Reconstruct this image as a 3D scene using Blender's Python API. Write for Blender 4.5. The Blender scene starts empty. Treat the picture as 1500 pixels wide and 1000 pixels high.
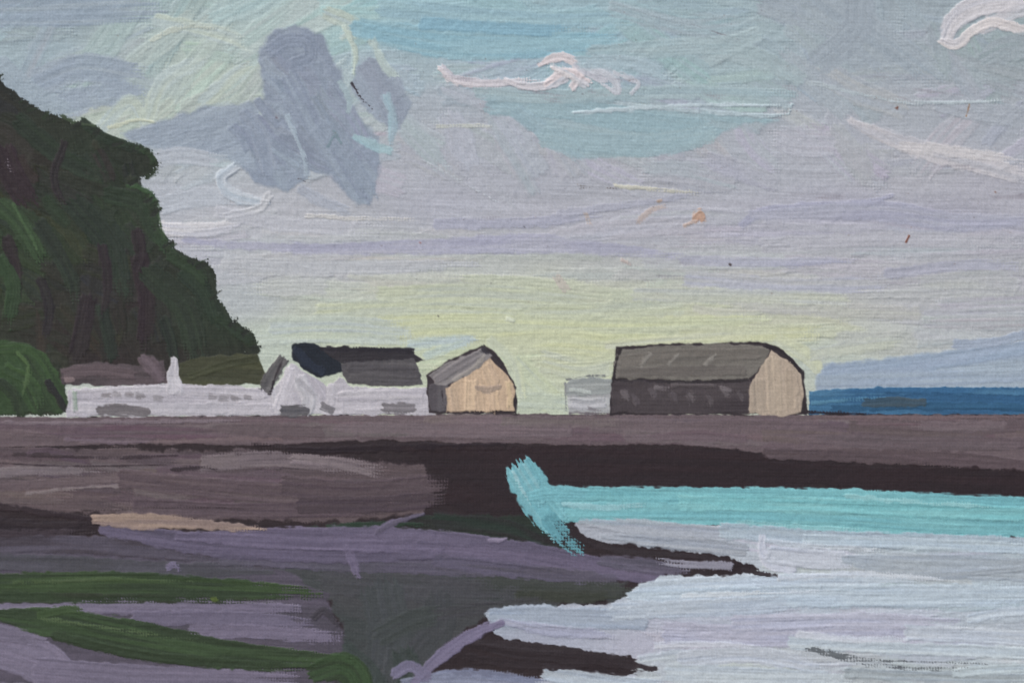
import bpy, math, numpy as np, time
T0=time.time()
rng=np.random.RandomState(7)
F=np.float32
G=1.25; M=110
xs=np.arange(-M,1500+M+0.1,G,dtype=F); ys=np.arange(-M,1000+M+0.1,G,dtype=F)
W=len(xs); H=len(ys)
X,Y=np.meshgrid(xs,ys)
C=np.zeros((H,W,3),F); HT=np.zeros((H,W),F); LB=np.zeros((H,W),np.int32)
LABELS=[]
def lab(n):
    if n not in LABELS: LABELS.append(n)
    return LABELS.index(n)
_tabs=[np.random.RandomState(100+i).rand(256,256).astype(F) for i in range(16)]
def vn(x,y,seed=0):
    T=_tabs[seed%16]; o=(seed*37)%251
    xi=np.floor(x); yi=np.floor(y); fx=x-xi; fy=y-yi
    xi=(xi.astype(np.int32)+o)&255; yi=(yi.astype(np.int32)+o*3)&255
    x1=(xi+1)&255; y1=(yi+1)&255
    fx=fx*fx*(3-2*fx); fy=fy*fy*(3-2*fy)
    a=T[yi,xi]; b=T[yi,x1]; c=T[y1,xi]; d=T[y1,x1]
    return (a+(b-a)*fx)*(1-fy)+(c+(d-c)*fx)*fy
def ss(a,b,x):
    t=np.clip((x-a)/(b-a),0,1); return t*t*(3-2*t)
WX=X+3*vn(X/60,Y/60,1); WY=Y+3*vn(X/60,Y/60,2)
weave=(0.5+0.25*np.sin(WX*2*math.pi/4.3+1.5*vn(X/9,Y/30,3))+0.25*np.sin(WY*2*math.pi/4.7+1.5*vn(X/30,Y/9,4))).astype(F)
white=rng.rand(H,W).astype(F)
weave=0.6*weave+0.4*white
seedc=[0]
def nseed():
    seedc[0]+=1; return seedc[0]
def comp(sl,a,col,hb,label):
    a3=a[...,None]
    C[sl]=C[sl]*(1-a3)+col*a3
    HT[sl]=HT[sl]+a*(hb-0.55*HT[sl])
    m=a>0.5
    l=LB[sl]; l[m]=label
def paintcol(c,c2,n1,nb,var):
    c=np.array(c,F)/255; c2=c if c2 is None else np.array(c2,F)/255
    t=ss(0.25,0.8,n1)[...,None]
    col=c*(1-t)+c2*t
    return col*(1+((nb-0.5)*var)[...,None])
def cr(pts,k=7):
    p=np.array(pts,float)
    if len(p)<3:
        t=np.linspace(0,1,5)[:,None]; return p[0]*(1-t)+p[-1]*t
    q=np.vstack([2*p[0]-p[1],p,2*p[-1]-p[-2]]); out=[]
    for i in range(1,len(q)-2):
        for j in range(k):
            t=j/k
            out.append(0.5*((2*q[i])+(-q[i-1]+q[i+1])*t+(2*q[i-1]-5*q[i]+4*q[i+1]-q[i+2])*t*t+(-q[i-1]+3*q[i]-3*q[i+1]+q[i+2])*t**3))
    out.append(p[-1]); return np.array(out)
def stroke(pts,w,c,c2=None,label=None,dry=(0.0,0.25),h=1.0,al=0.96,rag=2.0,var=0.12,edge=0.3,ridge=0.3,soft=1.6):
    s=nseed()
    if np.isscalar(w): w=[w]*len(pts)
    P=cr([(a[0],a[1],ww) for a,ww in zip(pts,w)])
    P[:,2]=np.maximum(P[:,2],0.8)
    mw=max(w)/2*1.1+6
    x0=P[:,0].min()-mw; x1=P[:,0].max()+mw; y0=P[:,1].min()-mw; y1=P[:,1].max()+mw
    i0=max(0,int((x0+M)/G)); i1=min(W,int((x1+M)/G)+2); j0=max(0,int((y0+M)/G)); j1=min(H,int((y1+M)/G)+2)
    if i1-i0<2 or j1-j0<2: return
    sh=(j1-j0,i1-i0)
    bd=np.full(sh,1e9,F); bs=np.zeros(sh,F); bt=np.full(sh,1e4,F); bw=np.full(sh,1,F); bo=np.zeros(sh,F)
    acc=0.0; nP=len(P)-1
    for k in range(nP):
        ax,ay,aw=P[k]; bx,by,bw_=P[k+1]
        L=math.hypot(bx-ax,by-ay)
        if L<1e-3: continue
        m=max(aw,bw_)/2*1.5+6
        a0=max(i0,int((min(ax,bx)-m+M)/G)); a1=min(i1,int((max(ax,bx)+m+M)/G)+2)
        b0=max(j0,int((min(ay,by)-m+M)/G)); b1=min(j1,int((max(ay,by)+m+M)/G)+2)
        if a1<=a0 or b1<=b0: acc+=L; continue
        xx=X[b0:b1,a0:a1]-ax; yy=Y[b0:b1,a0:a1]-ay
        dx=(bx-ax)/L; dy=(by-ay)/L
        tr=(xx*dx+yy*dy)/L
        t=np.clip(tr,0,1)
        ex=xx-t*L*dx; ey=yy-t*L*dy
        d=np.sqrt(ex*ex+ey*ey); hw=(aw+(bw_-aw)*t)/2
        perp=xx*dy-yy*dx
        sg=np.where(perp>0,1,-1); tt=d*sg; over=np.zeros_like(tr)
        if k==0: mm=tr<0; tt=np.where(mm,perp,tt); over=np.where(mm,-tr*L,over)
        if k==nP-1: mm=tr>1; tt=np.where(mm,perp,tt); over=np.where(mm,(tr-1)*L,over)
        sub=(slice(b0-j0,b1-j0),slice(a0-i0,a1-i0))
        m_=d<bd[sub]
        for arr,val in ((bd,d),(bs,acc+t*L),(bt,tt),(bw,hw),(bo,over)):
            v=arr[sub]; v[m_]=val[m_]
        acc+=L
    sl=(slice(j0,j1),slice(i0,i1))
    xx=X[sl];yy=Y[sl]
    r=np.clip(np.abs(bt)/bw,0,1)
    capo=bw*(0.55*np.sqrt(1-r*r*0.95)+0.6*(vn(bt/2.6+9,bt*0+s*.37,s+8)-0.4))
    din=np.minimum(bw-np.abs(bt),np.where(bo>0,capo-bo,1e3))
    nb=0.5*vn(bt/2.3+50,bs/70,s)+0.5*vn(bt/5.5+20,bs/120,s+1)
    ne=vn(bs/12,bt/3+9,s+2)+0.6*vn(xx/5,yy/5,s+3)-0.8
    e=din+ne*rag*2
    a=np.clip(e/soft+0.3,0,1)
    fr=bs/max(acc,1)
    dr=dry[0]+(dry[1]-dry[0])*fr
    if acc>60 and dry[1]>=.2: dr=dr+0.30*ss(0.72,1.02,fr+0.12*(vn(bt/4,bs/40,s+9)-.5))
    q=0.46*nb+0.34*weave[sl]+0.20*vn(xx/14,yy/9,s+4)
    dd=dr+edge*np.exp(-np.maximum(din,0)/4)
    wd_=0.06 if soft<2.5 else 0.10
    a=a*ss(dd-wd_,dd+wd_,q+wd_)*al
    col=paintcol(c,c2,vn(bt/5+3,bs/90,s+5),nb,var)
    hb=h*(0.25+0.9*nb+ridge*np.exp(-(np.maximum(din,0)-3)**2/9)+0.5*vn(xx/16,yy/16,s+6))
    comp(sl,a,col,hb,lab(label))
def fill(poly,c,c2=None,label=None,ang=0,dry=0.0,h=0.6,al=1.0,rag=2.5,var=0.12,edge=0.3,cfun=None,soft=1.6):
    s=nseed()
    p=np.array(poly,float)
    x0,y0=p.min(0)-8; x1,y1=p.max(0)+8
    i0=max(0,int((x0+M)/G)); i1=min(W,int((x1+M)/G)+2); j0=max(0,int((y0+M)/G)); j1=min(H,int((y1+M)/G)+2)
    sl=(slice(j0,j1),slice(i0,i1)); xx=X[sl]; yy=Y[sl]
    ins=np.zeros(xx.shape,bool); d2=np.full(xx.shape,1e9,F)
    n=len(p)
    for k in range(n):
        ax,ay=p[k]; bx,by=p[(k+1)%n]
        if ay!=by:
            c_=((ay>yy)!=(by>yy))&(xx<(bx-ax)*(yy-ay)/(by-ay)+ax); ins^=c_
        L2=(bx-ax)**2+(by-ay)**2+1e-6
        t=np.clip(((xx-ax)*(bx-ax)+(yy-ay)*(by-ay))/L2,0,1)
        d2=np.minimum(d2,(xx-ax-t*(bx-ax))**2+(yy-ay-t*(by-ay))**2)
    din=np.sqrt(d2)*np.where(ins,1,-1)
    an=math.radians(ang); u=xx*math.cos(an)+yy*math.sin(an); v=-xx*math.sin(an)+yy*math.cos(an)
    v=v+6*vn(u/80,v/50,s+7)
    nb=0.6*vn(v/2.4,u/60,s)+0.4*vn(v/6,u/110,s+1)
    ne=1.4*vn(xx/14,yy/14,s+2)+0.6*vn(xx/4.5,yy/4.5,s+3)-1.0
    a=np.clip((din+ne*rag*1.8)/soft+0.3,0,1)
    q=0.42*nb+0.34*weave[sl]+0.24*vn(xx/16,yy/10,s+4)
    dd=dry+edge*np.exp(-np.maximum(din,0)/4)
    a=a*ss(dd-0.06,dd+0.06,q+0.06)*al
    if cfun is not None:
        col=cfun(xx,yy)*(1+((nb-0.5)*var)[...,None])
    else: col=paintcol(c,c2,vn(v/10,u/110,s+5),nb,var)
    hb=h*(0.3+0.9*nb+0.4*vn(xx/18,yy/18,s+6)+0.25*np.exp(-(np.maximum(din,0)-2.5)**2/7))
    comp(sl,a,col,hb,lab(label))
def idw(samples,pw=4,soft=300):
    S_=np.array(samples,F)
    def f(x,y):
        sx=np.zeros(np.shape(x),F); out=np.zeros(np.shape(x)+(3,),F)
        for r in S_:
            w=1.0/(((x-r[0])*0.6)**2+((y-r[1])*1.4)**2+soft)**(pw/2)
            w=np.asarray(w*1e8,F)
            sx+=w; out+=w[...,None]*(r[2:5]/255)
        return out/sx[...,None]
    return f
def inpoly(x,y,p):
    r=False;n=len(p)
    for k in range(n):
        ax,ay=p[k];bx,by=p[(k+1)%n]
        if (ay>y)!=(by>y) and x<(bx-ax)*(y-ay)/(by-ay)+ax: r=not r
    return r
def scatter(poly,n,ln,w,ang,label,cfun=None,cols=None,jit=4,aj=12,bend=4,**kw):
    p=np.array(poly,float);x0,y0=p.min(0);x1,y1=p.max(0);k=0;g=0
    while k<n and g<n*40:
        g+=1
        x=rng.uniform(x0,x1);y=rng.uniform(y0,y1)
        l=rng.uniform(*ln);ww=rng.uniform(*w);a=math.radians((ang(x,y) if callable(ang) else ang)+rng.normal(0,aj))
        hh_=ww*.5
        if not (inpoly(x,y-hh_,poly) and inpoly(x,y+hh_,poly)): continue
        dx=math.cos(a)*l/2;dy=math.sin(a)*l/2
        if rng.rand()<0.5: dx,dy=-dx,-dy
        if not (inpoly(x+dx,y+dy+hh_,poly) and inpoly(x-dx,y-dy+hh_,poly) and inpoly(x+dx,y+dy-hh_,poly) and inpoly(x-dx,y-dy-hh_,poly)): continue
        b=rng.normal(0,bend)
        c=cfun(np.array(x,F),np.array(y,F))*255 if cfun else np.array(cols[rng.randint(len(cols))],F)
        c=c+rng.normal(0,jit,1)+rng.normal(0,jit*0.4,3)
        nx,ny=-dy/l*2,dx/l*2
        stroke([(x-dx,y-dy),(x+nx*b,y+ny*b),(x+dx,y+dy)],[ww*0.8,ww,ww*0.75],np.clip(c,3,252),np.clip(c+rng.normal(0,jit,3),3,252),label,**kw)
        k+=1
# ------------------------------------------------ toned ground
g=lab('primed_canvas')
C[:]=np.array([50,40,41],F)/255
C*= (0.9+0.25*vn(X/5,Y/5,9)*weave)[...,None]
E=M+5
# ------------------------------------------------ sky
SK='sky'
skyS=[(0,20,152,166,178),(100,10,158,172,180),(230,20,166,184,184),(60,60,160,176,182),(0,80,164,180,185),(40,130,156,170,181),(150,110,160,172,181),(190,140,162,174,181),
(270,70,182,195,186),(200,60,178,192,187),(330,60,178,194,190),(300,110,186,198,185),(180,165,192,199,183),(260,150,184,194,187),
(430,15,178,197,196),(500,20,176,201,199),(600,10,162,192,199),(700,15,160,190,196),(650,55,150,185,196),(800,60,152,184,195),(900,30,160,184,191),(1000,30,162,183,187),
(1100,50,164,181,185),(1000,90,165,183,187),(1200,30,163,175,183),(1250,90,166,176,183),(1330,50,166,177,183),(1450,80,159,170,173),(1480,20,161,174,180),
(620,100,170,186,191),(700,90,168,183,191),(650,150,176,183,190),(700,200,178,181,189),(560,260,180,182,189),(650,300,179,180,189),(800,260,178,180,188),
(950,260,181,182,188),(1050,230,177,181,188),(1100,110,166,184,187),(1200,150,175,181,188),(1200,220,180,182,189),(1350,150,175,180,186),(1450,160,171,176,184),(1330,250,182,182,188),(1480,280,180,179,187),
(270,240,182,188,192),(260,290,182,186,193),(320,320,189,190,195),(440,320,187,188,193),(300,380,184,185,193),(420,400,188,190,191),(560,400,187,189,190),
(800,320,181,181,189),(950,340,181,180,190),(1100,340,181,180,190),(1250,320,178,177,189),(1400,330,176,175,187),(720,400,189,192,188),(900,400,187,189,187),(1100,400,185,185,190),(1300,400,184,184,189),(1480,400,182,182,186),
(360,440,184,189,190),(480,450,194,199,183),(620,440,197,202,177),(760,440,199,203,173),(900,440,197,201,177),(1050,440,192,194,182),(1200,450,188,189,184),(1350,450,184,185,186),(1480,460,180,182,186),
(400,500,192,201,187),(500,490,199,206,181),(620,490,199,206,178),(780,490,204,208,170),(860,480,204,208,172),(1000,480,202,205,171),(1160,480,200,203,173),(1280,490,190,193,185),(1400,480,184,189,190),
(800,560,200,205,178),(870,530,200,205,176),(780,590,195,203,182),(1200,520,191,199,187)]
skf=idw(skyS,soft=1000)
fill([(-E,-E),(1500+E,-E),(1500+E,620),(-E,620)],0,label=SK,cfun=skf,ang=2,h=0.6,rag=0,dry=0.13)
def sang(x,y):
    if y<130: return -28 if x<500 else (-6 if x<1100 else 38)
    if y<330: return 40 if 600<x<1300 else -20
    return 0
skyP=[(-E,-E),(1500+E,-E),(1500+E,300),(-E,300)]
KW=dict(soft=4,al=.8,ridge=.18,var=.05,h=1.0)
scatter(skyP,230,(60,170),(20,50),sang,SK,cfun=skf,jit=2.8,aj=22,dry=(0.02,0.38),**KW)
scatter([(200,300),(1500+E,300),(1500+E,520),(380,560)],115,(90,300),(16,38),0,SK,cfun=skf,jit=1.9,aj=4,dry=(0.02,0.38),**KW)
def S(p,w,c,c2=None,**k):
    l=k.pop('label',SK)
    if l==SK and k.get('h',1)<1.3 and (max(w) if not np.isscalar(w) else w)>=12:
        k.setdefault('soft',3.5); k.setdefault('al',.87); k.setdefault('ridge',.18); k.setdefault('var',.06); k['h']=k.get('h',1)*.95
    stroke(p,w,c,c2,l,**k)
S([(-60,20),(80,18),(230,12)],44,(152,166,179),(162,174,183),dry=(.1,.3))
S([(60,120),(120,100),(200,112)],44,(155,167,180),(162,173,183),dry=(.0,.25))
S([(90,150),(150,140),(205,135)],36,(158,170,182),dry=(.1,.3))
S([(0,95),(50,140),(110,170)],34,(160,173,182),dry=(.2,.4))
for p in ([(230,30),(320,50),(370,70)],[(215,180),(240,120),(300,85)],[(150,190),(190,150),(215,185)],[(300,150),(340,115),(370,100)],[(480,20),(520,40),(500,60)],[(240,200),(300,165),(360,150)]):
    S(p,24,(191,201,188),(184,197,195),dry=(.1,.35),h=0.9)
S([(160,188),(200,176),(240,182)],7,(198,203,182),h=1.2,dry=(.1,.35))
S([(220,60),(270,40),(340,45)],8,(194,202,190),h=1.2,dry=(.2,.4))
S([(520,40),(640,62),(760,66),(900,58)],[26,46,44,24],(143,182,195),(154,188,197),dry=(.0,.3),h=0.9)
S([(560,12),(760,28),(980,24)],30,(160,189,195),(153,183,193),dry=(.1,.4))
S([(620,35),(800,45),(860,40)],20,(138,177,193),dry=(.15,.42))
S([(870,80),(1000,70),(1120,62)],30,(162,183,188),(170,187,190),dry=(.1,.35))
S([(900,10),(1010,40),(1100,30)],30,(160,184,189),(166,180,186),dry=(.1,.4))
# blue grey cloud, built up in loose patches
CG=(143,153,168); CG2=(151,161,174)
fill([(382,70),(400,45),(432,36),(470,48),(482,72),(500,105),(505,140),(470,160),(420,165),(385,150),(386,118),(376,92)],CG,CG2,SK,ang=50,h=0.8,edge=0.15,var=0.06,soft=5)
fill([(505,150),(556,200),(554,262),(542,300),(520,300),(492,268),(462,236),(450,262),(420,280),(372,270),(345,232),(370,190),(395,150),(470,140)],(147,157,172),(155,166,178),SK,ang=50,h=0.8,edge=0.15,var=0.06,soft=5)
fill([(385,145),(375,255),(340,240),(300,226),(205,220),(178,196),(230,178),(300,155)],(154,165,178),(161,172,184),SK,ang=-20,h=0.8,edge=0.2,var=0.06,soft=6,al=.93)
fill([(520,98),(540,84),(578,100),(604,150),(586,192),(556,180),(530,152),(514,126)],(151,160,173),(158,168,180),SK,ang=60,h=0.8,edge=0.2,var=0.06,soft=4)
scatter([(385,60),(470,45),(490,120),(550,200),(540,290),(440,260),(340,230),(200,210),(200,190),(370,150)],36,(35,90),(14,34),48,SK,cols=[CG,CG2,(148,158,173),(143,152,167),(156,167,179)],jit=1.8,dry=(0,.3),h=1.1,var=.07,soft=3,al=.88,ridge=.25)
S([(395,75),(420,60),(450,62),(455,85),(430,95)],22,(141,151,167),h=1.25,dry=(0,.1))
S([(425,115),(470,200),(525,292)],30,(145,155,171),(154,165,178),h=1.2,dry=(0,.2))
S([(470,185),(510,230),(545,290)],26,(149,160,174),h=1.1,dry=(0,.25))
S([(360,170),(380,200),(395,255)],28,(147,157,172),(155,164,177),h=1.0,dry=(0,.3))
S([(535,100),(560,135),(585,170)],22,(153,161,174),h=1.0,dry=(0,.25))
S([(190,212),(260,234),(330,230)],18,(174,183,190),h=.9,dry=(.1,.35))
S([(440,276),(470,294),(520,314)],18,(175,180,190),h=.9,dry=(.1,.35))
S([(498,120),(512,150),(505,180)],10,(166,183,188),h=1,dry=(.1,.35))
S([(516,122),(528,142),(546,160)],3.5,(60,54,60),dry=(.3,.42),h=.3)
S([(436,262),(448,266)],5,(80,76,82),dry=(.35,.5),h=.3)
S([(210,200),(280,190),(340,180)],30,(157,168,180),dry=(.1,.3))
S([(505,40),(520,75),(518,110)],10,(192,204,192),(180,200,200),h=1.3,dry=(0,.2),soft=3)
S([(545,60),(565,100),(585,115)],13,(186,200,194),h=1.0,dry=(0,.25))
S([(566,140),(576,175),(572,212)],14,(164,190,198),(160,180,189),h=1.1,dry=(.05,.3))
S([(520,200),(548,214),(572,222)],[12,16,10],(160,190,197),(167,194,198),h=1.2,dry=(0,.2),soft=3)
S([(420,170),(445,230),(452,285)],8,(162,175,185),dry=(.25,.42),h=1)
S([(480,215),(490,200),(500,210),(488,190)],5,(130,148,157),h=1,dry=(.1,.3))
S([(345,245),(325,262),(340,285),(395,300)],[14,16,22,14],(197,203,209),(187,197,206),h=1.5,dry=(0,.2),soft=3)
S([(395,285),(380,305),(330,318)],14,(201,202,205),h=1.3,dry=(0,.2),soft=3)
S([(235,335),(290,338),(350,330)],[22,24,14],(206,204,206),(196,196,203),h=1.3,dry=(0,.2),soft=2.5)
S([(240,300),(290,290),(335,292)],28,(186,191,198),dry=(0,.3))
S([(225,235),(270,228),(315,235)],26,(183,188,195),dry=(0,.3))
S([(450,316),(530,320),(640,322)],7,(202,200,197),h=1.1,dry=(.15,.4))
S([(320,310),(420,330),(560,335)],22,(190,191,197),dry=(.1,.35))
TG=(157,181,187)
fill([(742,160),(790,150),(860,160),(960,158),(1070,168),(1140,176),(1080,186),(1050,200),(1000,218),(940,230),(845,234),(800,212),(770,186)],TG,(163,183,188),SK,ang=8,h=.7,edge=.25,var=.06,soft=5,al=.95)
S([(720,152),(830,158),(900,172),(1030,188)],38,TG,(152,178,185),h=.9,dry=(0,.2))
S([(760,165),(800,195),(850,228)],26,(155,178,186),(162,182,188),h=.9,dry=(0,.25))
S([(800,200),(880,208),(960,212),(1040,198)],36,(158,181,187),(163,184,188),dry=(0,.2),h=.9)
S([(700,135),(820,142),(1000,135),(1170,140)],22,(169,187,190),(162,182,187),dry=(.05,.35))
S([(640,185),(690,184),(735,186)],7,(192,195,188),h=1,dry=(.15,.4))
S([(840,165),(960,158),(1060,154),(1165,156)],7,(187,201,206),h=1.2,dry=(0,.3),rag=2,soft=2.5)
S([(900,150),(1010,162),(1140,170),(1160,152)],[4,6,8,9],(183,199,204),h=1.2,dry=(0,.25),rag=2,soft=2.5)
PK=(215,207,209)
S([(645,100),(670,118),(720,122),(790,118)],[12,15,14,9],PK,(204,200,206),h=1.4,dry=(0,.2),rag=2.5)
S([(740,118),(780,128),(830,112),(800,92)],[9,14,16,12],PK,(208,208,213),h=1.5,dry=(0,.25))
S([(790,95),(815,85),(840,90),(850,108),(838,130)],[9,14,12,14,9],(218,207,207),PK,h=1.6,dry=(0,.1),rag=2.5)
S([(800,125),(830,108),(860,122),(868,132)],[12,18,14,8],(220,208,208),(200,203,210),h=1.6,dry=(0,.2),rag=2.5)
S([(810,100),(835,112),(856,128)],10,(198,202,208),(214,208,208),h=1.5,dry=(0,.2))
S([(842,95),(868,112),(900,122)],10,(197,198,205),(207,204,208),h=1.5,dry=(0,.3))
S([(860,95),(895,110),(905,135),(880,120)],[16,18,12,12],(199,201,207),(179,193,202),h=1.3,dry=(0,.25))
S([(900,108),(935,122),(925,138)],8,(195,198,204),h=1.3,dry=(0,.3))
S([(850,92),(920,92),(985,112)],22,(173,191,198),(166,185,192),dry=(0,.3),h=1)
S([(1385,58),(1400,28),(1440,8),(1500,4),(1560,14)],[18,30,34,26,20],(210,206,208),(203,201,206),h=1.4,dry=(0,.1),soft=3,var=.06)
S([(1440,40),(1500,16),(1560,24)],22,(206,202,205),(197,199,204),h=1.2,dry=(.1,.3),soft=3)
S([(1378,60),(1400,66),(1425,46),(1455,34),(1500,46)],[11,15,15,16,16],(219,212,210),(210,206,208),h=1.5,dry=(0,.1),rag=2.5)
S([(1440,88),(1480,70),(1560,62)],[24,40,44],(155,168,171),(162,172,177),h=.9,dry=(0,.25))
S([(1130,0),(1240,40),(1330,110)],55,(163,173,181),(167,177,183),dry=(.1,.4),h=.8)
S([(1200,-10),(1300,60),(1380,120)],44,(167,177,184),(160,171,179),dry=(.1,.4),h=.8)
S([(1260,0),(1250,50),(1180,110)],46,(162,172,180),dry=(.2,.45),h=.8)
S([(1245,178),(1330,212),(1420,236),(1520,262)],[12,28,32,28],(202,198,200),(191,190,195),h=1.2,dry=(0,.25))
S([(1320,215),(1400,222),(1500,238)],18,(206,202,202),dry=(.1,.35),h=1.1)
S([(1380,150),(1440,165),(1520,175)],34,(171,177,184),dry=(.1,.35))
S([(1180,120),(1340,150),(1520,145)],8,(181,191,195),dry=(.28,.42),h=1)
LV=(169,169,188)
S([(270,352),(400,362),(560,362),(780,350),(840,356)],[10,14,17,19,10],LV,(175,175,190),dry=(0,.25),h=.8)
S([(430,366),(640,362),(850,362),(1010,376)],[14,22,22,12],(171,171,188),(177,177,190),dry=(.05,.25),h=.8)
S([(640,328),(780,326),(880,312)],18,(172,173,188),dry=(.2,.4))
S([(820,312),(920,300),(1040,282)],14,(175,176,188),dry=(.25,.42))
S([(1085,330),(1130,308),(1250,300),(1310,285)],[12,16,16,12],(167,168,186),dry=(.05,.35))
S([(1100,315),(1280,310),(1400,325),(1520,322)],[14,30,30,20],(169,170,186),(175,176,188),dry=(.05,.3))
S([(1000,382),(1120,384),(1250,382)],16,(171,172,190),(179,180,191),dry=(.1,.35))
S([(1300,400),(1420,388),(1520,392)],18,(173,174,187),dry=(.15,.4))
S([(1120,360),(1300,350),(1500,356)],24,(184,184,190),dry=(.1,.35))
S([(330,385),(480,392),(700,388)],22,(188,190,193),dry=(.1,.35))
S([(900,272),(980,280),(1060,288)],7,(198,196,182),h=1.1,dry=(.15,.38))
S([(840,274),(900,277),(985,284)],2.4,(104,96,92),dry=(.25,.42),h=.3)
S([(620,235),(700,280),(745,305)],5,(186,191,196),dry=(.35,.5),h=.8)
S([(700,245),(740,290),(760,310)],16,(180,182,189),dry=(.2,.45),h=.8)
YG=(204,208,168)
for p,w,c in (([(560,432),(700,428),(860,440)],28,(195,200,174)),([(470,462),(640,455),(820,462),(1000,452)],34,(198,203,174)),
    ([(560,480),(720,476),(900,482),(1120,476)],36,YG),([(1000,492),(1120,488),(1200,486)],26,(205,207,168)),([(740,505),(820,500),(890,508)],36,(206,209,168)),
    ([(760,540),(790,570),(820,596)],40,(200,207,176)),([(800,530),(850,540),(896,534)],34,(202,206,176)),([(400,478),(500,474),(600,484)],26,(191,199,186)),
    ([(1140,500),(1180,520),(1205,545)],24,(202,205,175)),([(1190,520),(1260,508),(1320,500)],20,(195,199,183)),([(765,585),(830,590),(890,600)],24,(193,201,180)),
    ([(720,500),(752,530),(764,580)],18,(203,208,178)),([(380,500),(450,494),(600,498)],18,(197,205,186)),([(600,505),(650,500),(700,498)],16,(190,203,195)),([(625,520),(650,512),(690,500)],14,(193,206,195)),
    ([(890,505),(1000,496),(1110,490)],14,(204,206,175)),([(1010,410),(1150,420),(1300,415)],28,(186,187,189)),([(930,430),(1060,432),(1240,440)],22,(193,196,180))):
    S(p,w,c,(c[0]-5,c[1]-4,c[2]+7),dry=(.03,.25),h=.9)
S([(745,466),(752,470)],9,(206,211,188),h=1.4,dry=(0,.1))
# distant coast + sea
CO='distant_coast'
fill([(1195,548),(1215,532),(1300,524),(1400,512),(1460,502),(1500+E,482),(1500+E,575),(1195,575)],(157,172,189),(163,177,190),CO,ang=-4,h=.6,soft=6,al=.92)
S([(1210,545),(1320,535),(1430,520),(1560,498)],26,(158,172,191),(152,168,187),label=CO,dry=(0,.3),soft=4,al=.8,h=.8)
S([(1200,557),(1340,554),(1560,547)],22,(157,171,188),(164,177,189),label=CO,dry=(0,.3),soft=4,al=.8,h=.8)
S([(1400,505),(1470,498),(1560,470)],16,(164,175,191),label=CO,dry=(.1,.4),soft=3,h=.7)
fill([(1184,572),(1240,569),(1340,567),(1420,566),(1500+E,568),(1500+E,610),(1184,608)],(54,95,131),(66,110,143),'sea',ang=2,h=.7,rag=1.2)
S([(1190,578),(1300,572),(1560,574)],10,(58,102,140),(78,122,154),label='sea',dry=(0,.15))
S([(1220,597),(1380,594),(1560,598)],12,(48,87,118),(60,103,136),label='sea',dry=(0,.15))
S([(1190,590),(1260,584),(1340,582)],8,(88,134,160),(66,112,147),label='sea',dry=(.2,.4))
S([(1268,590),(1310,588),(1352,590)],[13,16,12],(72,86,95),(60,82,99),label='sea',dry=(0,.15))
S([(1180,604),(1290,606)],5,(42,38,46),label='sea',dry=(.1,.3))
# ------------------------------------------------ hill
HL='wooded_hill'
hillP=[(-E,20),(-40,85),(0,113),(30,140),(60,160),(100,176),(130,184),(160,196),(180,210),(222,216),(234,240),(222,256),(196,264),(218,280),(232,300),(236,340),(262,366),(300,382),(318,400),(320,438),(342,466),(372,488),(384,515),(360,534),(300,548),(200,556),(100,560),(90,608),(-E,612)]
hf=idw([(0,130,44,45,40),(60,190,48,52,42),(130,220,47,54,42),(200,235,45,49,40),(10,240,53,42,43),(60,270,48,50,43),(150,300,49,57,44),(210,320,50,60,44),(20,330,50,60,43),(60,370,49,59,43),(100,400,49,47,43),(180,400,50,48,44),(200,440,52,43,43),(250,400,47,54,42),(300,400,45,51,41),(290,460,47,55,43),(340,490,47,54,42),(130,460,48,52,43),(60,440,52,47,43),(20,430,52,64,44),(90,500,52,48,44),(230,520,49,45,41),(150,530,52,43,43),(30,530,53,65,45),(30,580,57,70,46),(80,580,50,52,43),(350,520,47,50,41),(-80,100,46,49,42),(-80,400,50,62,44)],soft=450)
fill(hillP,0,label=HL,cfun=hf,ang=70,h=.7,rag=3.2,edge=.5,dry=.15,var=.25)
inner=[(-E,60),(0,125),(60,170),(150,200),(215,225),(205,255),(190,270),(222,300),(226,345),(290,390),(310,410),(312,445),(360,495),(350,525),(90,545),(80,600),(-E,600)]
scatter(inner,190,(30,90),(16,32),lambda x,y:60 if x>120 else 45,HL,cfun=hf,jit=2.4,aj=24,dry=(.1,.35),h=1,var=.2,edge=.2,soft=2.5,al=.9,ridge=.2)
def GR(p,w,c,c2=None,**k):
    k.setdefault('soft',2.4); c=(c[0]+5,c[1]+4,c[2]+6); stroke(p,w,c,(c[0]+3,c[1]+5,c[2]+2) if c2 is None else c2,HL,**k)
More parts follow.
